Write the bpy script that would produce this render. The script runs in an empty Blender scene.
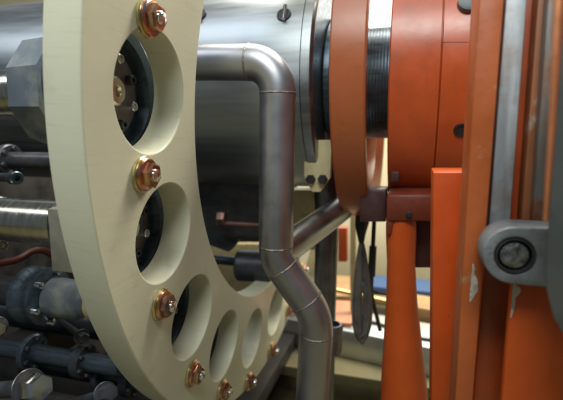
import bpy, bmesh, math, random
from mathutils import Vector, Matrix
random.seed(7)
PI = math.pi
sc = bpy.context.scene
COL = sc.collection

# ------------------------------------------------------------------ camera
CAM = Vector((0, 0, 1.5))
RV = Vector((0.95933851, 0.28225807, 0.0))
UV = Vector((-0.04205497, 0.14293640, 0.98883799))
FV = Vector((-0.27910750, 0.94863036, -0.14899475))
FPX = 444.51
cd = bpy.data.cameras.new('camera'); cam = bpy.data.objects.new('camera', cd); COL.objects.link(cam)
cd.sensor_width = 36; cd.lens = FPX * 36 / 563; cd.clip_start = 0.02; cd.clip_end = 200
cam.matrix_world = Matrix(((RV.x, UV.x, -FV.x, 0), (RV.y, UV.y, -FV.y, 0), (RV.z, UV.z, -FV.z, 1.5), (0, 0, 0, 1)))
cd.dof.use_dof = True; cd.dof.focus_distance = 1.0; cd.dof.aperture_fstop = 2.8
sc.camera = cam

# ------------------------------------------------------------------ light
w = bpy.data.worlds.new('World'); sc.world = w; w.use_nodes = True
bg = w.node_tree.nodes['Background']; bg.inputs[0].default_value = (0.62, 0.74, 0.85, 1); bg.inputs[1].default_value = 0.14
def area(name, loc, target, sx, sy, power, col):
    l = bpy.data.lights.new(name, 'AREA'); l.shape = 'RECTANGLE'; l.size = sx; l.size_y = sy; l.energy = power; l.color = col
    o = bpy.data.objects.new(name, l); COL.objects.link(o); o.location = loc
    o.rotation_euler = (Vector(target) - Vector(loc)).to_track_quat('-Z', 'Y').to_euler(); return o
area('ceiling_lamp', (0.1, -1.25, 3.9), (-0.35, 1.0, 1.3), 1.6, 0.7, 86, (0.95, 1.0, 0.95))
area('ceiling_lamp', (-2.4, -0.5, 4.5), (-2.4, -0.5, 0), 5.4, 1.5, 95, (0.90, 0.96, 1.0))
area('ceiling_lamp', (0.8, 3.1, 5.0), (0.6, 3.6, 0), 5.0, 1.4, 560, (1.0, 0.94, 0.80))
sc.view_settings.view_transform = 'Standard'; sc.view_settings.look = 'None'
sc.cycles.filter_width = 2.4; sc.view_settings.exposure = 0.0; sc.view_settings.gamma = 1.0

def ray(px, py): return FV + RV * ((px - 281.5) / FPX) + UV * ((200 - py) / FPX)
def at(px, py, X=None, Y=None, Z=None):            # point of the place seen in this direction, on a given plane
    d = ray(px, py)
    t = (X - CAM.x) / d.x if X is not None else (Y - CAM.y) / d.y if Y is not None else (Z - CAM.z) / d.z
    return CAM + d * t

# ------------------------------------------------------------------ materials
def mat(name, col, rough=0.5, metal=0.0, var=0.12, scale=9, bump=0.05, bscale=120, col2=None, mask=None, stretch=None, coat=0, rvar=0.15, spec=0.5, streak=None):
    m = bpy.data.materials.new(name); m.use_nodes = True; nt = m.node_tree; N = nt.nodes; L = nt.links
    b = N['Principled BSDF']; b.inputs['Metallic'].default_value = metal; b.inputs['Specular IOR Level'].default_value = spec
    if coat: b.inputs['Coat Weight'].default_value = coat; b.inputs['Coat Roughness'].default_value = 0.15
    tc = N.new('ShaderNodeTexCoord'); mp = N.new('ShaderNodeMapping'); L.new(tc.outputs['Object'], mp.inputs[0])
    if stretch: mp.inputs['Scale'].default_value = stretch
    n1 = N.new('ShaderNodeTexNoise'); n1.inputs['Scale'].default_value = scale; n1.inputs['Detail'].default_value = 6; n1.inputs['Roughness'].default_value = 0.62
    L.new(mp.outputs[0], n1.inputs[0])
    r1 = N.new('ShaderNodeValToRGB'); r1.color_ramp.elements[0].position = 0.3; r1.color_ramp.elements[1].position = 0.7
    r1.color_ramp.elements[0].color = tuple(max(0, c * (1 - var)) for c in col) + (1,)
    r1.color_ramp.elements[1].color = tuple(min(1, c * (1 + var)) for c in col) + (1,)
    L.new(n1.outputs[0], r1.inputs[0]); out = r1.outputs[0]
    if col2:                                                        # wear, grime or chips with a shape of their own
        n2 = N.new('ShaderNodeTexNoise'); n2.inputs['Scale'].default_value = mask[0]; n2.inputs['Detail'].default_value = 5; n2.inputs['Roughness'].default_value = 0.6
        L.new(tc.outputs['Object'], n2.inputs[0])
        r2 = N.new('ShaderNodeValToRGB'); r2.color_ramp.elements[0].position = mask[1]; r2.color_ramp.elements[1].position = mask[2]
        L.new(n2.outputs[0], r2.inputs[0])
        mx = N.new('ShaderNodeMix'); mx.data_type = 'RGBA'; L.new(r2.outputs[0], mx.inputs[0]); L.new(out, mx.inputs[6])
        mx.inputs[7].default_value = tuple(col2) + (1,); out = mx.outputs[2]
    if streak:                                                      # fine tool marks and rubbed scratches
        m4 = N.new('ShaderNodeMapping'); m4.inputs['Scale'].default_value = streak[0]; L.new(tc.outputs['Object'], m4.inputs[0])
        n4 = N.new('ShaderNodeTexNoise'); n4.inputs['Scale'].default_value = 4; n4.inputs['Detail'].default_value = 4; L.new(m4.outputs[0], n4.inputs[0])
        r4 = N.new('ShaderNodeValToRGB'); r4.color_ramp.elements[0].position = 0.56; r4.color_ramp.elements[1].position = 0.72; L.new(n4.outputs[0], r4.inputs[0])
        k4 = N.new('ShaderNodeMath'); k4.operation = 'MULTIPLY'; k4.inputs[1].default_value = streak[1]; L.new(r4.outputs[0], k4.inputs[0])
        x4 = N.new('ShaderNodeMix'); x4.data_type = 'RGBA'; L.new(k4.outputs[0], x4.inputs[0]); L.new(out, x4.inputs[6]); x4.inputs[7].default_value = tuple(streak[2]) + (1,); out = x4.outputs[2]
    L.new(out, b.inputs['Base Color'])
    mr = N.new('ShaderNodeMapRange'); L.new(n1.outputs[0], mr.inputs[0]); mr.inputs[1].default_value = 0.3; mr.inputs[2].default_value = 0.7
    mr.inputs[3].default_value = max(0.03, rough - rvar * rough * 2); mr.inputs[4].default_value = min(1, rough + rvar * rough * 2); L.new(mr.outputs[0], b.inputs['Roughness'])
    if bump:
        n3 = N.new('ShaderNodeTexNoise'); n3.inputs['Scale'].default_value = bscale; n3.inputs['Detail'].default_value = 3; L.new(mp.outputs[0], n3.inputs[0])
        bp = N.new('ShaderNodeBump'); bp.inputs['Strength'].default_value = bump; bp.inputs['Distance'].default_value = 0.004
        L.new(n3.outputs[0], bp.inputs['Height']); L.new(bp.outputs[0], b.inputs['Normal'])
    return m
M = {}
M['cream'] = mat('cream_paint', (0.63, 0.625, 0.475), 0.42, var=0.025, scale=5, bump=0.06, bscale=70, col2=(0.45, 0.40, 0.24), mask=(9, 0.60, 0.86), streak=((2.5, 1.2, 45), 0.28, (0.45, 0.42, 0.28)))
M['cream2'] = mat('cream_plate', (0.60, 0.52, 0.30), 0.5, var=0.15, scale=12, col2=(0.25, 0.2, 0.1), mask=(9, 0.55, 0.8))
M['drum'] = mat('rolled_stainless', (0.37, 0.405, 0.435), 0.38, 1, var=0.09, scale=10, bump=0.015, bscale=30, stretch=(0.5, 3, 6), rvar=0.07, streak=((0.6, 6, 18), 0.35, (0.30, 0.33, 0.36)))
M['pipe'] = mat('pipe_stainless', (0.38, 0.39, 0.43), 0.42, 1, var=0.07, scale=9, bump=0.025, bscale=60, rvar=0.08, col2=(0.27, 0.25, 0.26), mask=(11, 0.55, 0.8))
M['weld'] = mat('heat_tinted_weld', (0.30, 0.27, 0.25), 0.45, 1, var=0.4, scale=60, bump=0.6, bscale=300)
M['branch'] = mat('bright_branch_pipe', (0.52, 0.54, 0.57), 0.34, 1, var=0.07, scale=9, bump=0.02)
M['steel'] = mat('turned_steel', (0.62, 0.585, 0.49), 0.22, 1, var=0.16, scale=18, bump=0.06, bscale=90, stretch=(4, 1, 1))
M['bright'] = mat('polished_steel', (0.78, 0.78, 0.78), 0.14, 1, var=0.08, scale=30, bump=0.02)
M['dark'] = mat('blackened_steel', (0.055, 0.06, 0.07), 0.38, 0.5, var=0.3, scale=20, bump=0.08, col2=(0.12, 0.10, 0.09), mask=(14, 0.5, 0.8))
M['shadow_black'] = mat('shadow_black_frame', (0.018, 0.017, 0.017), 0.6, 0.1, var=0.4, scale=9, bump=0.1, col2=(0.035, 0.028, 0.022), mask=(6, 0.5, 0.8))  # blackened steel made darker still; the deep shadow is put into the colour
M['blue'] = mat('blue_grey_steel', (0.10, 0.135, 0.17), 0.33, 0.75, var=0.2, scale=14, bump=0.05, stretch=(1, 6, 6))
M['grey'] = mat('grey_painted_block', (0.11, 0.135, 0.16), 0.5, 0.1, var=0.15, scale=14, col2=(0.33, 0.31, 0.24), mask=(7, 0.5, 0.75))
M['warm'] = mat('warm_grey_block', (0.20, 0.19, 0.15), 0.5, 0.1, var=0.2, scale=14)
M['iron'] = mat('cast_grey_iron', (0.19, 0.205, 0.215), 0.5, 0.35, var=0.18, scale=30, bump=0.25, bscale=160, col2=(0.10, 0.09, 0.085), mask=(22, 0.56, 0.78))
M['orange'] = mat('orange_paint', (0.47, 0.082, 0.02), 0.33, var=0.12, scale=7, bump=0.06, bscale=40, col2=(0.30, 0.07, 0.025), mask=(9, 0.52, 0.8), streak=((14, 14, 1.2), 0.35, (0.30, 0.075, 0.03)))
M['orange_leg'] = mat('orange_leg_paint', (0.54, 0.085, 0.012), 0.40, var=0.13, scale=8, bump=0.06, bscale=45, col2=(0.22, 0.10, 0.055), mask=(17, 0.655, 0.70), spec=0.4, streak=((16, 16, 1.5), 0.4, (0.36, 0.075, 0.015)))
M['orange_worn'] = mat('worn_orange_paint', (0.42, 0.10, 0.026), 0.40, var=0.16, scale=9, bump=0.08, bscale=50, col2=(0.40, 0.23, 0.12), mask=(15, 0.62, 0.72))
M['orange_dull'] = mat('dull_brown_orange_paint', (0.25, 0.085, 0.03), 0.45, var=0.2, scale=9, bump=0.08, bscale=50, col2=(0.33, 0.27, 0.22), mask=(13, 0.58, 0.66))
M['ringor'] = mat('orange_ring_paint', (0.37, 0.105, 0.038), 0.30, var=0.08, scale=6, bump=0.03, bscale=60, streak=((3, 20, 20), 0.3, (0.24, 0.07, 0.03)))
M['primer'] = mat('bare_primer', (0.46, 0.42, 0.35), 0.6, var=0.35, scale=70, bump=0.2, bscale=160)
M['rail'] = mat('steel_rail', (0.46, 0.49, 0.53), 0.5, 0.55, var=0.16, scale=12, bump=0.06, stretch=(6, 6, 0.6), col2=(0.30, 0.19, 0.12), mask=(9, 0.56, 0.8))
M['lump'] = mat('hammered_steel', (0.30, 0.31, 0.33), 0.36, 0.9, var=0.6, scale=70, bump=0.9, bscale=90)
M['strip'] = mat('rubbed_strip', (0.22, 0.19, 0.17), 0.5, 0.4, var=0.25, scale=9, stretch=(6, 6, 0.8), bump=0.06, col2=(0.25, 0.09, 0.035), mask=(11, 0.47, 0.60))
M['copper'] = mat('copper_edge', (0.78, 0.30, 0.13), 0.32, 0.55, var=0.12, scale=18)
M['black'] = mat('black_rubber', (0.018, 0.018, 0.02), 0.5, var=0.3, scale=20)
M['hose'] = mat('dark_hose', (0.17, 0.165, 0.17), 0.36, 0.85, var=0.25, scale=18, bump=0.1)
M['purple'] = mat('purple_brown_bracket', (0.075, 0.034, 0.035), 0.38, 0.3, var=0.25, scale=15)
M['shaded_orange'] = mat('shaded_orange_paint', (0.15, 0.028, 0.013), 0.45, var=0.25, scale=12, bump=0.08)  # orange paint darkened, shade under the housing put into its colour
M['brown'] = mat('red_brown_rod', (0.16, 0.085, 0.07), 0.35, 0.5, var=0.25, scale=25)
M['mauve'] = mat('dull_machined_face', (0.20, 0.17, 0.17), 0.4, 0.6, var=0.25, scale=25)
M['wall'] = mat('pale_wall', (0.76, 0.68, 0.47), 0.8, var=0.06, scale=2, bump=0.1, bscale=20)
M['floor'] = mat('workshop_floor', (0.14, 0.125, 0.06), 0.6, var=0.25, scale=3, bump=0.1, bscale=25, col2=(0.07, 0.06, 0.035), mask=(2.5, 0.45, 0.75))
M['white'] = mat('white_enamel', (0.72, 0.72, 0.68), 0.5, var=0.08, scale=6, col2=(0.45, 0.42, 0.36), mask=(8, 0.55, 0.85))
M['pink'] = mat('faded_orange_board', (0.62, 0.28, 0.16), 0.55, var=0.12, scale=7)
M['wood'] = mat('brown_wood', (0.42, 0.25, 0.12), 0.6, var=0.25, scale=6, stretch=(1, 6, 6), bump=0.1)
M['brass'] = mat('brass', (0.70, 0.52, 0.25), 0.35, 0.9, var=0.12)
M['bluebox'] = mat('blue_plastic', (0.035, 0.09, 0.22), 0.5, var=0.12, scale=6)
M['silver'] = mat('aluminium', (0.62, 0.64, 0.66), 0.42, 0.85, var=0.15, scale=7, bump=0.1, bscale=30)
M['leather'] = mat('grey_strap', (0.10, 0.09, 0.08), 0.5, var=0.35, scale=22, bump=0.3, bscale=60)
M['red'] = mat('red_hose', (0.085, 0.018, 0.012), 0.45, var=0.2, scale=14)
M['plate'] = mat('dark_green_grey_plate', (0.055, 0.062, 0.058), 0.5, 0.1, var=0.15, scale=8, col2=(0.09, 0.085, 0.07), mask=(6, 0.5, 0.8))
def emit(name, col, s):
    m = bpy.data.materials.new(name); m.use_nodes = True; b = m.node_tree.nodes['Principled BSDF']
    b.inputs['Base Color'].default_value = (.8, .8, .8, 1); b.inputs['Emission Color'].default_value = tuple(col) + (1,); b.inputs['Emission Strength'].default_value = s
    return m
M['glow'] = emit('lit_window_glass', (0.93, 0.98, 1.0), 2.6)
def zinc():
    m = bpy.data.materials.new('yellow_zinc'); m.use_nodes = True; nt = m.node_tree; N = nt.nodes; L = nt.links
    b = N['Principled BSDF']; b.inputs['Metallic'].default_value = 1; b.inputs['Roughness'].default_value = 0.24
    tc = N.new('ShaderNodeTexCoord'); n = N.new('ShaderNodeTexNoise'); n.inputs['Scale'].default_value = 28; n.inputs['Detail'].default_value = 3; L.new(tc.outputs['Object'], n.inputs[0])
    r = N.new('ShaderNodeValToRGB'); cr = r.color_ramp; cr.elements[0].position = 0.3; cr.elements[0].color = (0.72, 0.55, 0.30, 1); cr.elements[1].position = 0.72; cr.elements[1].color = (0.55, 0.42, 0.44, 1)
    e = cr.elements.new(0.5); e.color = (0.60, 0.30, 0.17, 1)
    L.new(n.outputs[0], r.inputs[0]); L.new(r.outputs[0], b.inputs['Base Color']); return m
M['zinc'] = zinc()
M['washer'] = mat('zinc_washer', (0.66, 0.56, 0.30), 0.3, 1, var=0.2, scale=40)
M['nutdark'] = mat('tarnished_nut', (0.36, 0.22, 0.17), 0.32, 1, var=0.4, scale=45, bump=0.2, bscale=200)
M['nutred'] = mat('reddish_nut', (0.50, 0.31, 0.22), 0.24, 1, var=0.3, scale=30)

# ------------------------------------------------------------------ mesh helpers
def frame(a):
    a = Vector(a).normalized(); h = Vector((0, 0, 1)) if abs(a.z) < 0.9 else Vector((0, 1, 0))
    u = a.cross(h).normalized(); v = a.cross(u).normalized(); return a, u, v
def lathe(bm, prof, o=(0, 0, 0), axis=(1, 0, 0), n=48, a0=0.0):     # prof = [(distance along axis, radius)]
    a, u, v = frame(axis); o = Vector(o); rings = []
    for d, r in prof:
        if r < 1e-6: rings.append([bm.verts.new(o + a * d)])
        else: rings.append([bm.verts.new(o + a * d + u * (r * math.cos(a0 + 2 * PI * k / n)) + v * (r * math.sin(a0 + 2 * PI * k / n))) for k in range(n)])
    for A, B in zip(rings, rings[1:]):
        for k in range(n):
            j = (k + 1) % n
            if len(A) == 1 and len(B) == 1: continue
            if len(A) == 1: bm.faces.new((A[0], B[k], B[j]))
            elif len(B) == 1: bm.faces.new((A[k], B[0], A[j]))
            else: bm.faces.new((A[k], B[k], B[j], A[j]))
def disc(d0, d1, r, c=0.003):                                       # a chamfered solid cylinder profile
    return [(d0, 0), (d0, r - c), (d0 + c, r), (d1 - c, r), (d1, r - c), (d1, 0)]
def annulus(d0, d1, r, ri, c=0.003):
    return [(d0, ri), (d0, r - c), (d0 + c, r), (d1 - c, r), (d1, r - c), (d1, ri), (d0, ri)]
def tube(bm, pts, r, n=28, cap=True):
    pts = [Vector(p) for p in pts]; rr = r if isinstance(r, (list, tuple)) else [r] * len(pts)
    t = (pts[1] - pts[0]).normalized(); _, u, v = frame(t); rings = []
    for i, p in enumerate(pts):
        t2 = ((pts[min(i + 1, len(pts) - 1)] - p).normalized() + (p - pts[max(i - 1, 0)]).normalized()).normalized()
        q = t.rotation_difference(t2); u = q @ u; v = q @ v; t = t2
        rings.append([bm.verts.new(p + u * (rr[i] * math.cos(2 * PI * k / n)) + v * (rr[i] * math.sin(2 * PI * k / n))) for k in range(n)])
    for A, B in zip(rings, rings[1:]):
        for k in range(n): bm.faces.new((A[k], A[(k + 1) % n], B[(k + 1) % n], B[k]))
    if cap: bm.faces.new(rings[0][::-1]); bm.faces.new(rings[-1])
def fillet(pts, R, seg=12):
    pts = [Vector(p) for p in pts]; out = [pts[0]]; marks = []
    for i in range(1, len(pts) - 1):
        a, b, c = pts[i - 1], pts[i], pts[i + 1]; d1 = (a - b).normalized(); d2 = (c - b).normalized()
        ang = d1.angle(d2); Rk = R[i - 1] if isinstance(R, (list, tuple)) else R; L = min(Rk / math.tan(ang / 2), (a - b).length * 0.48, (c - b).length * 0.48); p, q = b + d1 * L, b + d2 * L
        marks.append((p, -d1)); marks.append((q, d2))
        rad = L * math.tan(ang / 2); cen = b + (d1 + d2).normalized() * (rad / math.sin(ang / 2)); va, vb = p - cen, q - cen; th = va.angle(vb)
        for s in range(seg + 1):
            f = s / seg; out.append(cen + (va * math.sin((1 - f) * th) + vb * math.sin(f * th)) / math.sin(th))
    out.append(pts[-1]); return out, marks
def box(bm, c, s, rot=None, bev=0.003):
    r = bmesh.ops.create_cube(bm, size=1.0); vs = r['verts']
    m = Matrix.Translation(Vector(c)) @ (rot.to_4x4() if rot else Matrix()) @ Matrix.Diagonal((s[0], s[1], s[2], 1))
    bmesh.ops.transform(bm, matrix=m, verts=vs)
    if bev: bmesh.ops.bevel(bm, geom=list({e for v in vs for e in v.link_edges}), offset=bev, segments=2, affect='EDGES', profile=0.5)
def hexa(bm, pts8, bev=0.003):                                      # a six-sided solid from eight corners (0-3 one end, 4-7 the other)
    vs = [bm.verts.new(Vector(p)) for p in pts8]; fs = []
    for f in ((0, 3, 2, 1), (4, 5, 6, 7), (0, 1, 5, 4), (1, 2, 6, 5), (2, 3, 7, 6), (3, 0, 4, 7)): fs.append(bm.faces.new([vs[i] for i in f]))
    bmesh.ops.recalc_face_normals(bm, faces=fs)
    if bev: bmesh.ops.bevel(bm, geom=list({e for v in vs for e in v.link_edges}), offset=bev, segments=2, affect='EDGES', profile=0.5)
def prism(bm, poly, depth, bev=0.002):                              # poly: points of a planar outline, extruded by the vector depth
    A = [bm.verts.new(Vector(p)) for p in poly]; B = [bm.verts.new(Vector(p) + Vector(depth)) for p in poly]; fs = [bm.faces.new(A[::-1]), bm.faces.new(B)]
    n = len(poly)
    for k in range(n): fs.append(bm.faces.new((A[k], A[(k + 1) % n], B[(k + 1) % n], B[k])))
    bmesh.ops.recalc_face_normals(bm, faces=fs)
    if bev: bmesh.ops.bevel(bm, geom=[e for f in fs[:2] for e in f.edges], offset=bev, segments=2, affect='EDGES', profile=0.5)
def hexhead(bm, o, axis, af, h, d0=0.0, a0=0.0):                    # hexagon head with its rounded-off corners
    r = af / math.sqrt(3)
    lathe(bm, [(d0, 0), (d0, r), (d0 + h * 0.78, r), (d0 + h, r * 0.84), (d0 + h, 0)], o, axis, 6, a0)
def finish(bm, name, smooth=35):
    me = bpy.data.meshes.new(name); bm.normal_update(); bm.to_mesh(me); bm.free()
    for p in me.polygons: p.use_smooth = True
    me.set_sharp_from_angle(angle=math.radians(smooth)); return me
def obj(name, bm, m, parent=None, smooth=35):
    me = bm if isinstance(bm, bpy.types.Mesh) else finish(bm, name, smooth)
    if not me.materials: me.materials.append(M[m])
    o = bpy.data.objects.new(name, me); COL.objects.link(o)
    if parent:
        o.parent = parent
        if parent.type == 'EMPTY' and not parent.get('_local'): o.location = -Vector(parent.location)
    return o
def tag(o, label, cat, group=None):
    o['label'] = label; o['category'] = cat
    if group: o['group'] = group
    return o
def thing(name, label, cat, loc, group=None):
    o = bpy.data.objects.new(name, None); COL.objects.link(o); o.location = loc; o.empty_display_size = 0.05; return tag(o, label, cat, group)
def part(name, m, parent, fn, smooth=35):
    bm = bmesh.new(); fn(bm); return obj(name, bm, m, parent, smooth)
def solo(name, label, cat, m, fn, group=None, smooth=35):
    return tag(part(name, m, None, fn, smooth), label, cat, group)
def struct(name, m, fn):
    o = part(name, m, None, fn); o['kind'] = 'structure'; return o

# ------------------------------------------------------------------ setting
struct('floor', 'floor', lambda b: box(b, (0, 4, -0.05), (16, 16, 0.1), bev=0))
struct('back_wall', 'wall', lambda b: box(b, (0, 6.1, 3), (16, 0.2, 6), bev=0))
AY, AZ = 1.737, 1.68                                                # machine axis (along X)
HALLWIN = [(-1.7, 3.55), (0.1, 3.55)]
for k, (x, z) in enumerate(HALLWIN):
    t = thing('hall_window', ['bright hall window seen over the dark hub left of the orange ring', 'bright hall window in the gap between orange ring and housing', 'bright hall window hidden behind the orange housing'][k], 'window', (x, 5.98, 2.55), 'windows of the hall')
    part('pane', 'glow', t, lambda b: box(b, (x, 5.97, z), (1.66, 0.02, 1.9), bev=0))
    part('window_frame', 'white', t, lambda b: [box(b, (x + s * 0.86, 5.96, z), (0.06, 0.08, 2.02), bev=0.004) for s in (-1, 0, 1)] + [box(b, (x, 5.955, z + s * 0.98), (1.66, 0.08, 0.06), bev=0.004) for s in (-1, 1)])

# ------------------------------------------------------------------ cream ring plate
RY, RZ, RX, RT, TILT = 1.737, 1.6118, -0.5, 0.0753, 0.0821        # the plate leans a little to the right
RO, RI, RH, RHR = 1.1399, 0.7564, 0.9325, 0.1128
HOLES = [(2.0 + 19.18 * k) for k in range(18)]
def ringpt(deg, r): a = math.radians(deg); return RY - r * math.cos(a), RZ - r * math.sin(a)
def ringworld(x, y, z): return Vector((RX + math.cos(TILT) * (x - RX) + math.sin(TILT) * (z - RZ), y, RZ - math.sin(TILT) * (x - RX) + math.cos(TILT) * (z - RZ)))
def sheet(splines, ext, bev):                                       # flat outline with openings, thickened, edges rounded
    cu = bpy.data.curves.new('outline', 'CURVE'); cu.dimensions = '2D'; cu.fill_mode = 'BOTH'; cu.extrude = ext - bev; cu.bevel_depth = bev; cu.bevel_resolution = 2; cu.offset = -bev
    for pl in splines:
        s = cu.splines.new('POLY'); s.points.add(len(pl) - 1); s.use_cyclic_u = True
        for k, v in enumerate(pl): s.points[k].co = (v[0], v[1], 0, 1)
    co = bpy.data.objects.new('tmp', cu); COL.objects.link(co)
    me = bpy.data.meshes.new_from_object(co.evaluated_get(bpy.context.evaluated_depsgraph_get())); bpy.data.objects.remove(co)
    bm = bmesh.new(); bm.from_mesh(me); bmesh.ops.remove_doubles(bm, verts=bm.verts, dist=1e-5); return bm
def circ(cy, cz, r, n): return [(cy + r * math.cos(2 * PI * k / n), cz + r * math.sin(2 * PI * k / n)) for k in range(n)]
spl = [circ(RY, RZ, RO, 320), circ(RY, RZ, RI, 256)]
for k, h in enumerate(HOLES):
    y, z = ringpt(h, RH); spl.append(circ(y - (0.006 if k == 0 else 0), z, 0.121 if k == 0 else RHR, 96))
bm = sheet(spl, RT / 2, 0.004)
for v in bm.verts: u_, v_, w_ = v.co; v.co = (w_ + RX - RT / 2, u_, v_)
base = Vector((RX - RT / 2, RY, RZ - RO))
ring = thing('support_ring', 'big cream painted ring plate pierced by a row of large round holes', 'ring plate', base)
pl_ = obj('plate', bm, 'cream', ring, 30)
for p in pl_.data.polygons:
    if abs(p.normal.x) > 0.999: p.use_smooth = False
BOLTS = [(0.771, 1.7147), (0.7691, 1.4186), (0.8532, 1.111), (1.0281, 0.8402), (1.2549, 0.6493), (1.5286, 0.5262), (1.823, 0.5129), (2.0922, 0.6021)]
BOLTS += [ringpt(125 + 15.5 * k, 1.06) for k in range(14)]
bm = bmesh.new(); lathe(bm, annulus(0, 0.008, 0.0375, 0.012, 0.002), n=40); wme = finish(bm, 'washer')
bm = bmesh.new(); lathe(bm, [(0.0081, 0), (0.0081, 0.0335), (0.011, 0.0345), (0.014, 0.0325), (0.0155, 0.029), (0.0155, 0)], n=40); fme = finish(bm, 'flange')
bm = bmesh.new(); hexhead(bm, (0, 0, 0), (1, 0, 0), 0.046, 0.014, 0.0156); hme = finish(bm, 'head', 25)
bm = bmesh.new(); lathe(bm, [(0.0297, 0), (0.0297, 0.0135), (0.034, 0.0130), (0.037, 0.009), (0.038, 0)], n=24); sme = finish(bm, 'stud')
for mm, k in ((wme, 'washer'), (fme, 'zinc'), (hme, 'nutred'), (sme, 'bright')): mm.materials.append(M[k])
HM = [hme, hme.copy(), hme.copy()]; HM[1].materials[0] = M['zinc']; HM[2].materials[0] = M['nutdark']
for i, (y, z) in enumerate(BOLTS):
    b = obj('bolt', wme, None, ring); b.location = Vector((RX + 0.0006, y, z)) - base; b.rotation_euler.x = random.uniform(0, 6)
    if i < 9:
        for nm, m_ in (('flange', fme), ('head', HM[i % 3]), ('stud', sme)):
            c = obj(nm, m_, None, b)
            if nm == 'stud': c.scale = (random.uniform(0.96, 1.12), 1, 1)
ring.location = ringworld(*base); ring.rotation_euler.y = TILT

# ------------------------------------------------------------------ actuators behind the ring holes
def actuator(k, label):
    y, z = ringpt(HOLES[k], RH); hp = ringworld(RX - RT - 0.004, y, z); x0, y, z = hp
    t = thing('actuator', label, 'actuator', hp, 'actuators behind the ring holes'); O = (x0, y, z)
    P = lambda nm, m, fn, par=None: part(nm, m, par or t, fn)
    R1 = 0.148
    fl = P('cup', 'blue', lambda b: lathe(b, [(-0.062, 0.05), (-0.062, R1 - 0.006), (-0.056, R1), (-0.012, R1), (-0.008, R1 - 0.005), (-0.008, 0.118), (-0.036, 0.114), (-0.036, 0)], O, n=64))
    fc = P('inner_face', 'mauve', lambda b: lathe(b, [(-0.0355, 0), (-0.0355, 0.098), (-0.029, 0.095), (-0.029, 0.046), (-0.025, 0.044), (-0.025, 0)], O, n=48), fl)
    for j in range(8):
        a = 0.4 + j * PI / 4
        P('bolt', 'bright' if j % 3 else 'dark', lambda b: lathe(b, [(-0.0288, 0), (-0.0288, 0.011), (-0.015, 0.011), (-0.013, 0.009), (-0.013, 0.005), (-0.020, 0.005), (-0.020, 0)], (x0, y + 0.074 * math.cos(a), z + 0.074 * math.sin(a)), n=18), fl)
    P('shaft_end', 'steel', lambda b: lathe(b, [(-0.0248, 0), (-0.0248, 0.030), (-0.010, 0.030), (-0.006, 0.025), (-0.006, 0.012), (-0.014, 0.008), (-0.014, 0)], O, n=36))
    P('neck', 'dark', lambda b: lathe(b, [(-0.20, 0.05), (-0.0625, 0.05)], O))
    return t, O, P
L0 = ['steel actuator behind the topmost ring hole, with faceted grey hub', 'thick polished tube actuator behind the second ring hole', 'actuator with bolted collar behind the third ring hole', 'dark actuator behind the fourth ring hole']
t, O, P = actuator(0, L0[0])
P('hub', 'grey', lambda b: lathe(b, [(-0.190, 0.05), (-0.190, 0.095), (-0.172, 0.118), (-0.095, 0.123), (-0.075, 0.095), (-0.0655, 0.05)], O, n=10, a0=0.3), None)
P('tube', 'steel', lambda b: lathe(b, [(-1.7, 0.052), (-0.1905, 0.052)], O))
P('sleeve', 'steel', lambda b: lathe(b, [(-0.75, 0.053), (-0.75, 0.056), (-0.34, 0.056), (-0.34, 0.053)], O))
t, O, P = actuator(1, L0[1])
P('tube', 'steel', lambda b: lathe(b, [(-1.7, 0.058), (-0.40, 0.058), (-0.398, 0.055), (-0.2005, 0.055), (-0.2, 0.05)], O, n=64))
P('clevis_block', 'warm', lambda b: box(b, (O[0] - 0.15, O[1], O[2] - 0.03), (0.098, 0.10, 0.15), bev=0.004))
t, O, P = actuator(2, L0[2])
P('tube', 'dark', lambda b: lathe(b, [(-1.7, 0.045), (-0.4805, 0.045)], O))
P('collar', 'blue', lambda b: lathe(b, [(-0.48, 0.04), (-0.48, 0.075), (-0.47, 0.085), (-0.45, 0.085), (-0.44, 0.078), (-0.42, 0.078), (-0.41, 0.085), (-0.395, 0.085), (-0.385, 0.06), (-0.38, 0.04)], O))
P('barrel', 'grey', lambda b: lathe(b, [(-0.3795, 0.058), (-0.28, 0.056), (-0.27, 0.045), (-0.2005, 0.045)], O))
for j in range(6):
    a = 0.25 + j * PI / 3
    P('bolt', 'bright', lambda b: lathe(b, [(-0.392, 0), (-0.392, 0.0095), (-0.372, 0.0095), (-0.37, 0.005), (-0.376, 0.005), (-0.376, 0)], (O[0], O[1] + 0.073 * math.cos(a), O[2] + 0.073 * math.sin(a)), n=16))
P('yellow_band', 'cream2', lambda b: lathe(b, [(-0.24, 0.0455), (-0.24, 0.049), (-0.22, 0.049), (-0.22, 0.0455)], O))
t, O, P = actuator(3, L0[3])
P('tube', 'dark', lambda b: lathe(b, [(-1.7, 0.05), (-0.2005, 0.05)], O))

# dark machine frame filling the space behind the actuators
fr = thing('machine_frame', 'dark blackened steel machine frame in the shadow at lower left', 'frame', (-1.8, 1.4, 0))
part('bulkhead', 'shadow_black', fr, lambda b: box(b, (-2.34, 1.9, 0.9), (0.06, 3.2, 1.8), bev=0.004))
part('side_plate', 'shadow_black', fr, lambda b: box(b, (-1.5, 2.62, 0.62), (1.66, 0.05, 1.24), bev=0.004))
part('lower_beam', 'shadow_black', fr, lambda b: box(b, (-1.45, 1.02, 0.58), (1.5, 0.14, 0.16), bev=0.008))
part('floor_cover', 'shadow_black', fr, lambda b: box(b, (-1.46, 1.55, 0.30), (1.70, 2.0, 0.08), bev=0.006))  # added dark sheet that hides the lit floor at lower left
part('post', 'shadow_black', fr, lambda b: box(b, (-1.2, 1.02, 0.25), (0.14, 0.138, 0.5), bev=0.006))
part('cross_member', 'shadow_black', fr, lambda b: box(b, (-1.32, 1.85, 0.72), (0.12, 1.5, 0.12), bev=0.006))

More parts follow.
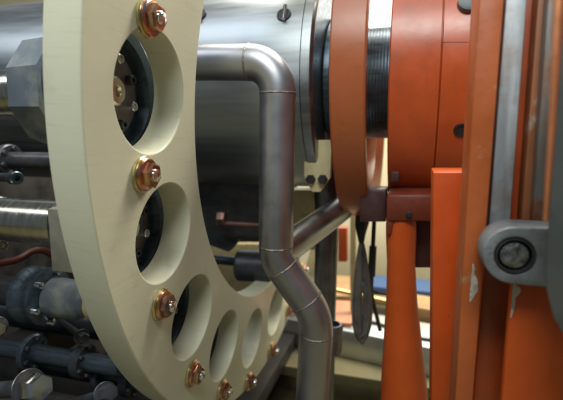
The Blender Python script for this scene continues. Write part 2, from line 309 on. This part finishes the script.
# small fittings at the left edge
def capbolt(name, label, px, py, Y, r, ax=(1, -0.45, 0.05), group=None, m='bright', L=0.3, hx=False):
    p = at(px, py, Y=Y); t = thing(name, label, 'bolt', p, group)
    if hx:
        part('head', m, t, lambda b: hexhead(b, p, ax, r * 1.75, r * 1.5, 0.0, 0.3)); part('washer', 'dark', t, lambda b: lathe(b, annulus(-0.006, -0.0003, r * 1.35, r * 0.4, 0.0015), p, ax))
        part('shank', 'dark', t, lambda b: lathe(b, [(-L, r * 0.62), (-0.0062, r * 0.62)], p, ax, 24))
    else:
        part('head', m, t, lambda b: lathe(b, [(-r * 2, 0), (-r * 2, r), (-r * 0.15, r), (0, r * 0.85), (0, r * 0.48), (-r * 0.7, r * 0.48), (-r * 0.7, 0)], p, ax, 32))
        part('shank', 'dark', t, lambda b: lathe(b, [(-L, r * 0.7), (-r * 2 - 0.0005, r * 0.7)], p, ax, 24))
    return t
capbolt('socket_screw', 'dark round socket screw end just above the polished tube', 17, 178, 0.95, 0.018, m='blue')
capbolt('socket_screw', 'small steel socket screw at left edge under the polished tube', 2, 246, 0.9, 0.016, m='steel')
capbolt('hex_bolt', 'large bright hexagon bolt in the lower left corner', 30, 388, 0.8, 0.034, ax=(0.95, -0.15, 0.30), m='bright', hx=True)
capbolt('hex_bolt', 'half hidden hexagon bolt by the ring rim at bottom left', 106, 394, 0.86, 0.022, ax=(0.8, -0.4, 0.5), m='dark', hx=True)
capbolt('hex_bolt', 'small hexagon bolt cut by the left picture edge', -3, 327, 0.85, 0.02, ax=(0.8, -0.5, 0.1), m='steel', hx=True)
capbolt('hex_bolt', 'dull hexagon bolt below the bolted collar', 82, 337, 1.1, 0.018, ax=(0.8, -0.5, 0.1), m='dark', hx=True)
def shaft(label, px, py, Y, r, x0, x1, fl, m='blue'):
    p = at(px, py, Y=Y); t = thing('flanged_shaft', label, 'shaft', p, 'dark shafts at lower left'); o = (0, p.y, p.z)
    part('shaft', m, t, lambda b: lathe(b, disc(x0, x1, r, 0.004), o, n=40))
    for k, (fx, fr_, fw) in enumerate(fl):
        f = part('flange', 'dark' if k % 2 else m, t, lambda b: lathe(b, annulus(fx, fx + fw, fr_, r * 0.98, 0.004), o, n=48))
        for j in range(6):
            a = 0.3 + k + j * PI / 3
            part('bolt', 'dark', f, lambda b: hexhead(b, (fx + fw + 0.0003, p.y + (fr_ + r) / 2 * math.cos(a), p.z + (fr_ + r) / 2 * math.sin(a)), (1, 0, 0), 0.014, 0.009))
shaft('dark flanged shaft just above the lower left corner', 30, 352, 1.12, 0.030, -2.3, -0.86, [(-1.22, 0.062, 0.02), (-1.02, 0.055, 0.03)])
shaft('dark flanged shaft under the ring rim at bottom left', 90, 372, 1.2, 0.034, -2.3, -0.80, [(-1.00, 0.07, 0.022), (-0.90, 0.058, 0.03)], 'dark')
shaft('dim shaft between the socket screw and the faceted hub', 15, 160, 1.12, 0.026, -2.3, -0.95, [(-1.25, 0.05, 0.025)], 'dark')
solo('red_hose', 'dull red hose running under the polished tube', 'hose', 'red', lambda b: tube(b, fillet([at(-25, 268, Y=1.15), at(18, 260, Y=1.15), at(38, 247, Y=1.2), at(75, 268, Y=1.3)], 0.05)[0], 0.012))

# ------------------------------------------------------------------ stainless drum and its coupling
RD = 0.39
dr = thing('steel_drum', 'large horizontal stainless steel drum inside the cream ring', 'drum', (-1.2, AY, AZ - RD))
A = (0, AY, AZ)
part('shell', 'drum', dr, lambda b: lathe(b, [(-2.3, 0), (-2.3, RD), (-0.3405, RD)], A, n=128))
part('end_band', 'drum', dr, lambda b: lathe(b, [(-0.34, RD - 0.004), (-0.337, RD + 0.003), (-0.310, RD + 0.003), (-0.307, RD), (-0.302, RD - 0.012), (-0.302, RD - 0.02)], A, n=128))
part('end_face', 'blue', dr, lambda b: lathe(b, [(-0.3022, RD - 0.019), (-0.3028, RD - 0.021), (-0.3028, 0.15)], A, n=128))
part('seam_band', 'drum', dr, lambda b: lathe(b, [(-0.80, RD + 0.0005), (-0.80, RD + 0.003), (-0.785, RD + 0.003), (-0.785, RD + 0.0005)], A, n=128))
def surf(px, py, r):
    d = ray(px, py); oy, oz = CAM.y - AY, CAM.z - AZ; a = d.y ** 2 + d.z ** 2; bb = 2 * (oy * d.y + oz * d.z); c = oy * oy + oz * oz - r * r
    D = max(0, bb * bb - 4 * a * c); return CAM + d * ((-bb - math.sqrt(D)) / (2 * a))
for px, py in ((200, 15), (284, 15)):
    p = surf(px, py, RD); nrm = Vector((0, p.y - AY, p.z - AZ)).normalized()
    l = part('lifting_lug', 'dark', dr, lambda b: lathe(b, [(-0.002, 0), (-0.002, 0.024), (0.006, 0.022), (0.006, 0)], p, nrm, 28))
    part('pin', 'bright', l, lambda b: tube(b, [p + nrm * 0.012 + Vector((0.004, 0, 0)) + q for q in (nrm.cross(Vector((1, 0, 0))) * -0.026, nrm.cross(Vector((1, 0, 0))) * 0.026)], 0.0062, 16))
cp = thing('hub_coupling', 'dark blue grey bolted hub between steel drum and orange ring', 'coupling', (-0.26, AY, AZ - 0.3))
part('flange', 'blue', cp, lambda b: lathe(b, [(-0.3015, 0.16), (-0.3015, 0.232), (-0.297, 0.237), (-0.280, 0.237), (-0.276, 0.232), (-0.276, 0.202), (-0.264, 0.202), (-0.264, 0.217), (-0.260, 0.221), (-0.250, 0.221), (-0.246, 0.195), (-0.10, 0.195)], A, n=96))
for j in range(20):
    a = 2 * PI * (j + 0.3) / 20
    part('bolt', 'steel', cp, lambda b: hexhead(b, (-0.2758, AY + 0.220 * math.cos(a), AZ + 0.220 * math.sin(a)), (1, 0, 0), 0.016, 0.011, 0, 0.2))

# ------------------------------------------------------------------ orange ring, second hub and housing
og = thing('orange_ring', 'thick orange painted ring standing right of the steel drum', 'ring', (-0.17, AY, AZ - 0.5))
RG = 0.495
def sweep(b, prof, a0, a1, n):                                      # closed profile swept round the machine axis over an arc
    rows = []
    for k in range(n + 1):
        a = math.radians(a0 + (a1 - a0) * k / n); rows.append([b.verts.new((x, AY + r * math.cos(a), AZ + r * math.sin(a))) for x, r in prof])
    m = len(prof)
    for P_, Q_ in zip(rows, rows[1:]):
        for k in range(m): b.faces.new((P_[k], P_[(k + 1) % m], Q_[(k + 1) % m], Q_[k]))
    b.faces.new(rows[0][::-1]); b.faces.new(rows[-1]); bmesh.ops.recalc_face_normals(b, faces=b.faces)
part('rim', 'ringor', og, lambda b: sweep(b, [(-0.231, RG - 0.075), (-0.231, RG - 0.005), (-0.226, RG), (-0.136, RG), (-0.131, RG - 0.005), (-0.131, RG - 0.04), (-0.160, RG - 0.075)], 96, 352, 140))
for deg in (140, 200, 262, 345):
    ca, sa = math.cos(math.radians(deg)), math.sin(math.radians(deg))
    part('spoke', 'ringor', og, lambda b: box(b, (-0.205, AY + 0.31 * ca, AZ + 0.31 * sa), (0.04, 0.235, 0.06), Matrix.Rotation(math.radians(deg), 3, 'X'), 0.004))
h2 = thing('ribbed_hub', 'dark finely ribbed hub between orange ring and orange housing', 'hub', (-0.12, AY, AZ - 0.2))
prof = [(-0.231, 0.1), (-0.231, 0.199)]
for k in range(12): x = -0.20 + k * 0.0105; prof += [(x, 0.1985), (x + 0.003, 0.2), (x + 0.008, 0.2), (x + 0.009, 0.1985)]
prof += [(-0.0735, 0.196)]
part('barrel', 'blue', h2, lambda b: lathe(b, prof, A, n=96))
hs = thing('orange_housing', 'orange painted round housing with seams and a dark plug', 'housing', (0.1, AY, AZ - 0.46))
RHS = 0.45
part('shell', 'orange', hs, lambda b: lathe(b, [(-0.073, 0.1), (-0.073, RHS - 0.005), (-0.069, RHS), (0.0590, RHS), (0.0605, RHS - 0.002), (0.0610, RHS - 0.009), (0.0625, RHS - 0.009), (0.0630, RHS - 0.002), (0.0645, RHS), (0.40, RHS), (0.405, RHS - 0.005), (0.405, 0.1)], A, n=128))
p = surf(461, 130, RHS); nrm = Vector((0, p.y - AY, p.z - AZ)).normalized()
part('plug', 'black', hs, lambda b: lathe(b, [(0.0005, 0), (0.0005, 0.020), (0.003, 0.019), (0.003, 0.013), (-0.004, 0.012), (-0.004, 0)], p, nrm, 28))
p2 = surf(391, 175, RHS); n2 = Vector((0, p2.y - AY, p2.z - AZ)).normalized()
part('square_nut', 'purple', hs, lambda b: box(b, p2 + n2 * 0.006 + Vector((0.012, 0, 0)), (0.024, 0.014, 0.03), bev=0.002))
part('seam', 'black', hs, lambda b: tube(b, [surf(441, 42, RHS), surf(500, 42, RHS)], 0.0008, 8))
p3 = surf(469, 3, RHS); n3 = Vector((0, p3.y - AY, p3.z - AZ)).normalized()
part('cap', 'grey', hs, lambda b: lathe(b, [(0.0005, 0.0), (0.0005, 0.03), (0.014, 0.028), (0.018, 0.02), (0.018, 0)], p3, n3, 28))
part('saddle', 'purple', hs, lambda b: box(b, (0.03, 1.52, 1.262), (0.19, 0.20, 0.07), bev=0.006))

# ------------------------------------------------------------------ stainless pipework in front of the drum
def bead(b, q, d, r):
    lathe(b, [(-0.0028, r + 0.0001), (-0.0016, r + 0.0012), (0, r + 0.0016), (0.0016, r + 0.0012), (0.0028, r + 0.0001)], q, d, 80)
    for v in b.verts: v.co += Vector((random.uniform(-1, 1), random.uniform(-1, 1), random.uniform(-1, 1))) * 0.0004
def pipe(name, label, m, path, r, R, weld=None, welds=True, ell=None):
    t = thing(name, label, 'pipe', path[-1]); pts, marks = fillet(path, R, 18)
    part('run', m, t, lambda b: tube(b, pts, r, 40))
    if welds:
        for q, d in marks: part('weld_bead', 'weld', t, lambda b: bead(b, q, d, r))
    return t
YP = 1.2
pp = pipe('main_pipe', 'stainless pipe bending down in front of the steel drum', 'pipe', [at(150, 63, Y=YP), at(278, 62, Y=YP), at(276, 258, Y=YP), at(317, 316, Y=YP + 0.03), at(308, 470, Y=YP + 0.03)], 0.050, [0.085, 0.11, 0.17])
br = pipe('branch_pipe', 'slim bright pipe rising right from the main pipe elbow', 'branch', [at(280, 253, Y=YP + 0.01), at(342, 208, Y=YP + 0.40)], 0.046, 0.05, welds=False)
hz = pipe('dark_hose', 'dark upright hose behind the stainless pipe', 'hose', [at(322, 120, Y=1.62), at(327, 220, Y=1.62), at(324, 330, Y=1.6), at(322, 470, Y=1.55)], 0.043, 0.2, welds=False)
hz['category'] = 'hose'
q = at(332, 338, Y=1.52); part('clamp_collar', 'hose', hz, lambda b: lathe(b, [(-0.055, 0.026), (-0.055, 0.034), (-0.045, 0.038), (0.045, 0.038), (0.055, 0.034), (0.055, 0.026)], q, (0.03, 0, 1), 32))

# ------------------------------------------------------------------ things seen under the drum
def pxbox(b, x0, y0, x1, y1, Y, d, bev=0.004):
    hexa(b, [at(x0, y1, Y=Y), at(x1, y1, Y=Y), at(x1, y0, Y=Y), at(x0, y0, Y=Y)] + [at(x, y, Y=Y) + Vector((0, d, 0)) for x, y in ((x0, y1), (x1, y1), (x1, y0), (x0, y0))], bev)
bk = thing('cream_bracket', 'yellowed cream bracket with two dark nuts below the hub', 'bracket', at(316, 195, Y=1.45))
part('bracket_plate', 'cream2', bk, lambda b: prism(b, [at(x, y, Y=1.46) for x, y in ((304, 140), (332, 140), (330, 178), (320, 192), (312, 192), (304, 176))], (0, 0.03, 0)))
for px in (311, 323): part('nut', 'black', bk, lambda b: hexhead(b, at(px, 179, Y=1.458), (0, -1, 0), 0.028, 0.02))
solo('cream_block', 'pale block with a pinkish face beside the bracket', 'block', 'cream2', lambda b: pxbox(b, 288, 190, 322, 250, 1.9, 0.1))
solo('dark_bracket', 'dark bracket hanging below the steel drum', 'bracket', 'dark', lambda b: prism(b, [at(x, y, Y=1.72) for x, y in ((196, 178), (262, 184), (262, 236), (238, 240), (228, 252), (206, 244))], (0, 0.06, 0)))
rd = thing('tie_rod', 'thin red brown rod across the dark gap under the drum', 'rod', at(240, 224, Y=1.62))
part('rod', 'brown', rd, lambda b: tube(b, [at(218, 223, Y=1.62), at(300, 228, Y=1.62)], 0.012, 20)); part('nut', 'brown', rd, lambda b: hexhead(b, at(219, 218, Y=1.62), (1, 0, 0.06), 0.05, 0.03))
rd = thing('tie_rod', 'grey steel rod below the red brown rod', 'rod', at(240, 262, Y=1.85))
part('rod', 'blue', rd, lambda b: tube(b, [at(190, 257, Y=1.85), at(262, 264, Y=1.85)], 0.022, 24)); part('collar', 'dark', rd, lambda b: lathe(b, disc(-0.10, 0.06, 0.07, 0.01), at(259, 266, Y=1.8), (1, 0.1, 0.02)))
solo('yellow_plate', 'yellow plate with dark openings seen through the ring', 'plate', 'cream2', lambda b: pxbox(b, 205, 244, 300, 300, 2.45, 0.05))

# ------------------------------------------------------------------ far side of the hall
solo('aluminium_block', 'long pale aluminium block on the workshop floor', 'block', 'silver', lambda b: hexa(b, [(-0.75, 2.40, 0.26), (0.42, 2.2, 0.26), (0.42, 2.2, 0.42), (-0.75, 2.40, 0.42), (-0.70, 2.70, 0.26), (0.47, 2.5, 0.26), (0.47, 2.5, 0.42), (-0.70, 2.70, 0.42)], 0.006))
tb = thing('low_trolley', 'low dark trolley carrying the aluminium block', 'trolley', (0, 2.5, 0))
part('deck', 'floor', tb, lambda b: box(b, (-0.1, 2.45, 0.23), (1.3, 0.6, 0.056), bev=0.005))
for sx in (-1, 1):
    for sy in (-1, 1): part('leg', 'dark', tb, lambda b: box(b, (sx * 0.5, 2.45 + sy * 0.25, 0.1), (0.05, 0.05, 0.2), bev=0.004))
solo('orange_board', 'faded orange board lying on the aluminium block', 'board', 'pink', lambda b: box(b, (-0.44, 2.53, 0.4325), (0.26, 0.34, 0.024), Matrix.Rotation(0.12, 3, 'Z'), 0.003))
solo('cream_cabinet', 'pale yellow cabinet at the back of the hall', 'cabinet', 'wall', lambda b: [box(b, (0.15, 4.6, 0.45), (2.0, 0.5, 0.9), bev=0.01)])
solo('blue_crate', 'blue plastic crate behind the orange legs', 'crate', 'bluebox', lambda b: box(b, (-0.05, 3.5, 0.300), (0.62, 0.3, 0.065), bev=0.012))
solo('wooden_shelf', 'pale wooden shelf board under the blue crate', 'shelf', 'wood', lambda b: box(b, (0.0, 3.5, 0.245), (1.2, 0.5, 0.04), bev=0.004))
solo('orange_post', 'small orange post behind the dark hose', 'post', 'orange', lambda b: pxbox(b, 338, 228, 347, 262, 2.6, 0.06))
solo('yellow_post', 'thin pale yellow post behind the hanging cable coil', 'post', 'cream2', lambda b: pxbox(b, 350, 205, 356, 312, 2.5, 0.05))
solo('brass_rail', 'slim brass rail crossing behind the hanging cable coil', 'rail', 'brass', lambda b: tube(b, [at(336, 290, Y=2.9), at(390, 302, Y=2.9)], 0.016, 16))
solo('wooden_board', 'brown wooden board standing behind the orange board', 'board', 'wood', lambda b: pxbox(b, 334, 296, 352, 318, 2.95, 0.03))
solo('cardboard_box', 'small brown cardboard box right of the conical leg', 'box', 'wood', lambda b: hexa(b, [Vector(v) for v in ((0.0, 3.0, 0.20), (0.3, 2.95, 0.20), (0.3, 2.95, 0.34), (0.0, 3.0, 0.34), (0.03, 3.25, 0.20), (0.33, 3.2, 0.20), (0.33, 3.2, 0.34), (0.03, 3.25, 0.34))], 0.004))
solo('floor_cable', 'dark cable trailing over the aluminium block', 'cable', 'black', lambda b: tube(b, fillet([(-0.62, 2.44, 0.428), (-0.35, 2.36, 0.428), (-0.2, 2.48, 0.428), (0.1, 2.32, 0.428), (0.4, 2.4, 0.428)], 0.1)[0], 0.008, 10))

# hanging strap and cables
hp = thing('cable_coil', 'long narrow loop of dark cable hanging below the orange ring', 'cable', at(362, 343, Y=1.62))
top = at(361.5, 240, Y=1.62); bot = at(362, 342, Y=1.62); Lz = top.z - bot.z
part('ferrule', 'black', hp, lambda b: tube(b, [at(361, 214, Y=1.62), at(361, 226, Y=1.62), top + Vector((0, 0, -0.01))], [0.020, 0.022, 0.010], 20))
rc = random.Random(5)
for k in range(18):
    wd = 0.004 + 0.0022 * k + rc.uniform(-0.002, 0.002); dp = rc.uniform(-0.02, 0.02); low = bot.z + rc.uniform(0, 0.03); ph = rc.uniform(-0.004, 0.004); pts = []
    for q in range(41):
        f = 2 * PI * q / 40; u_ = (1 - math.cos(f)) / 2; pts.append(Vector((top.x + (bot.x - top.x) * u_ + ph * u_ + wd * math.sin(f) * (0.35 + 0.75 * u_), top.y + dp * u_ + 0.012 * math.sin(f), top.z - (top.z - low) * u_)))
    part('loop', 'leather', hp, lambda b: tube(b, pts, 0.0042, 8))
cb = thing('sleeved_cable', 'dark cable with a thick black sleeve beside the paddle', 'cable', at(372, 290, Y=1.66))
part('wire', 'black', cb, lambda b: tube(b, fillet([at(375, 205, Y=1.66), at(373, 245, Y=1.66), at(371, 292, Y=1.66), at(380, 330, Y=1.75)], 0.1)[0], 0.008, 14)); part('sleeve', 'black', cb, lambda b: tube(b, [at(373, 246, Y=1.66), at(371.5, 276, Y=1.66)], 0.014, 16))
solo('thin_cable', 'thin dark cable looping past the paddle', 'cable', 'black', lambda b: tube(b, fillet([at(368, 222, Y=1.7), at(356, 262, Y=1.72), at(366, 290, Y=1.75), at(392, 296, Y=1.8)], 0.12)[0], 0.005, 12))
hg = thing('purple_bracket', 'dark purple brown bracket under the orange ring and housing', 'bracket', at(390, 215, Y=1.42))
part('block', 'purple', hg, lambda b: pxbox(b, 360, 190, 386, 222, 1.42, 0.12)); part('cross_bar', 'shaded_orange', hg, lambda b: pxbox(b, 386, 194, 438, 222, 1.288, 0.16, 0.012)); part('ear', 'shaded_orange', hg, lambda b: prism(b, [at(x, y, Y=1.296) for x, y in ((386, 216), (394, 220), (391, 234), (387, 236))], (0, 0.04, 0), 0.003)); part('arm', 'purple', hg, lambda b: pxbox(b, 415, 215, 440, 268, 1.40, 0.1)); part('knob', 'black', hg, lambda b: lathe(b, disc(0, 0.012, 0.009), at(409, 214, Y=1.287), (0, -1, 0), 24))

# ------------------------------------------------------------------ orange legs and uprights on the right
cl = thing('conical_leg', 'orange tapered round leg under the orange housing', 'leg', at(404, 520, Y=1.27))
part('cone', 'orange_leg', cl, lambda b: tube(b, [at(401, 212, Y=1.34), at(401, 217, Y=1.34), at(401, 226, Y=1.34), at(401, 238, Y=1.34), at(401, 262, Y=1.34), at(401.5, 300, Y=1.34), at(403.5, 380, Y=1.34), at(407, 480, Y=1.34)], [0.040, 0.042, 0.044, 0.044, 0.041, 0.046, 0.068, 0.09], 40))
solo('box_column', 'square orange steel column with flat top beside the conical leg', 'column', 'orange_leg', lambda b: hexa(b, [at(431, 420, Y=1.0), at(474, 420, Y=1.0), at(482, 172, Y=1.0), at(433, 172, Y=1.0)] + [Vector((v.x, v.y + 0.13, v.z)) for v in (at(431, 420, Y=1.0), at(474, 420, Y=1.0), at(482, 172, Y=1.0), at(433, 172, Y=1.0))], 0.005))
up = thing('orange_upright', 'tall worn orange channel upright carrying a steel rail', 'upright', at(500, 460, Y=0.8))
YU = 0.78
def slab(b, top, bot, Y, d, y0=-60, y1=460, bev=0.003):
    def X(e, y): return e[0] + (e[1] - e[0]) * y / 400
    f = [at(X(top, y1), y1, Y=Y), at(X(bot, y1), y1, Y=Y), at(X(bot, y0), y0, Y=Y), at(X(top, y0), y0, Y=Y)]
    hexa(b, f + [v + Vector((0, d, 0)) for v in f], bev)
part('left_flange', 'orange_worn', up, lambda b: slab(b, (479, 455), (504, 473), YU, 0.11))
part('web', 'orange', up, lambda b: slab(b, (504.5, 473.5), (600, 575), YU + 0.06, 0.02))
part('right_flange', 'orange_dull', up, lambda b: slab(b, (538, 508), (562, 532), YU + 0.02, 0.038))
part('lower_panel', 'orange_leg', up, lambda b: slab(b, (537, 502), (640, 640), YU - 0.03, 0.02, 282, 470))
rl = thing('guide_rail', 'grey steel guide rail set in the orange upright', 'rail', at(505, 240, Y=YU))
part('rail_bar', 'rail', rl, lambda b: slab(b, (506, 476), (527, 497), YU + 0.015, 0.044, -60, 250)); part('side_strip', 'strip', rl, lambda b: slab(b, (548, 520), (558, 534), YU - 0.005, 0.024, -60, 250))
def ragged(x0, y0, x1, y1, n, seed):                                # ragged outline of a flaked patch
    rr = random.Random(seed); L = []; Rr = []; wv = 0.6
    for k in range(n + 1):
        f = k / n; y = y0 + (y1 - y0) * f; wv = min(1, max(0.25, wv + rr.uniform(-0.28, 0.28))); e = min(1, 5 * f + 0.1, 3 * (1 - f) + 0.1)
        L.append((x0 - f * 3.2 + rr.uniform(-0.25, 0.25), y)); Rr.append((x0 - f * 3.2 + 0.6 + (x1 - x0) * wv * e, y))
    return L + Rr[::-1]
for (x0, y0, x1, y1, sd), yy in (((472.5, 264, 480, 302, 3), YU - 0.001), ((513.5, 280, 526, 318, 8), YU - 0.031)):
    pl = ragged(x0, y0, x1, y1, 15, sd)
    part('bare_patch', 'primer', up, lambda b: prism(b, [at(x, y, Y=yy) for x, y in pl], (0, 0.0008, 0), 0))

# bearing block with its bore and bolt
YB = 0.70
bb = thing('bearing_block', 'grey iron bearing lug with a dark bore on the orange upright', 'bearing', at(515, 288, Y=YB))
cB = at(515, 256, Y=YB); rB = 0.0435
outl = []
for k in range(33):
    a = PI / 2 + PI * k / 32; outl.append(cB + Vector((rB * math.cos(a), 0, rB * math.sin(a))))
outl += [cB + Vector((0.062, 0, -rB)), cB + Vector((0.062, 0, rB))]
rb2 = rB * 0.63; n = 48
inn = [cB + Vector((rb2 * math.cos(2 * PI * k / n), 0, rb2 * math.sin(2 * PI * k / n))) for k in range(n)]
bm = sheet([[(v.x, v.z) for v in pl] for pl in (outl, inn)], 0.031, 0.003)
for v in bm.verts: u_, v_, w_ = v.co; v.co = (u_, YB + 0.031 - w_, v_)
obj('lug', bm, 'iron', bb, 30)
part('bore_ring', 'black', bb, lambda b: lathe(b, [(0.008, rb2 - 0.0004), (-0.001, rb2 - 0.001), (-0.001, rb2 * 0.86), (0.02, rb2 * 0.82), (0.02, 0)], cB, (0, 1, 0), 48))
bl = part('bolt', 'iron', bb, lambda b: lathe(b, [(0.0195, 0), (0.0195, rb2 * 0.72), (0.012, rb2 * 0.70), (0.009, rb2 * 0.62), (0.009, 0)], cB, (0, 1, 0), 6, 0.4))
part('bolt_end', 'lump', bl, lambda b: lathe(b, [(0.009, rb2 * 0.74), (0.004, rb2 * 0.70), (0.002, rb2 * 0.4), (0.0025, 0)], cB, (0, 1, 0), 40))
# near edge plate
ep = thing('edge_plate', 'dark grey green plate standing at the right picture edge', 'plate', at(556, 340, Y=0.6))
YE = 0.60
part('plate', 'plate', ep, lambda b: prism(b, [at(x, y, Y=YE) for x, y in ((568, -60), (563, 0), (546, 250), (546, 290), (553, 318), (566, 340), (700, 345), (700, -60))], (0.012, 0.02, 0), 0.003))
part('copper_edge', 'copper', ep, lambda b: hexa(b, [at(544.5, 222, Y=YE + 0.006), at(548, 222, Y=YE + 0.006), at(566.5, -60, Y=YE + 0.006), at(560, -60, Y=YE + 0.006)] + [v + Vector((0, 0.01, 0)) for v in (at(544.5, 222, Y=YE + 0.006), at(548, 222, Y=YE + 0.006), at(566.5, -60, Y=YE + 0.006), at(560, -60, Y=YE + 0.006))], 0.0008))
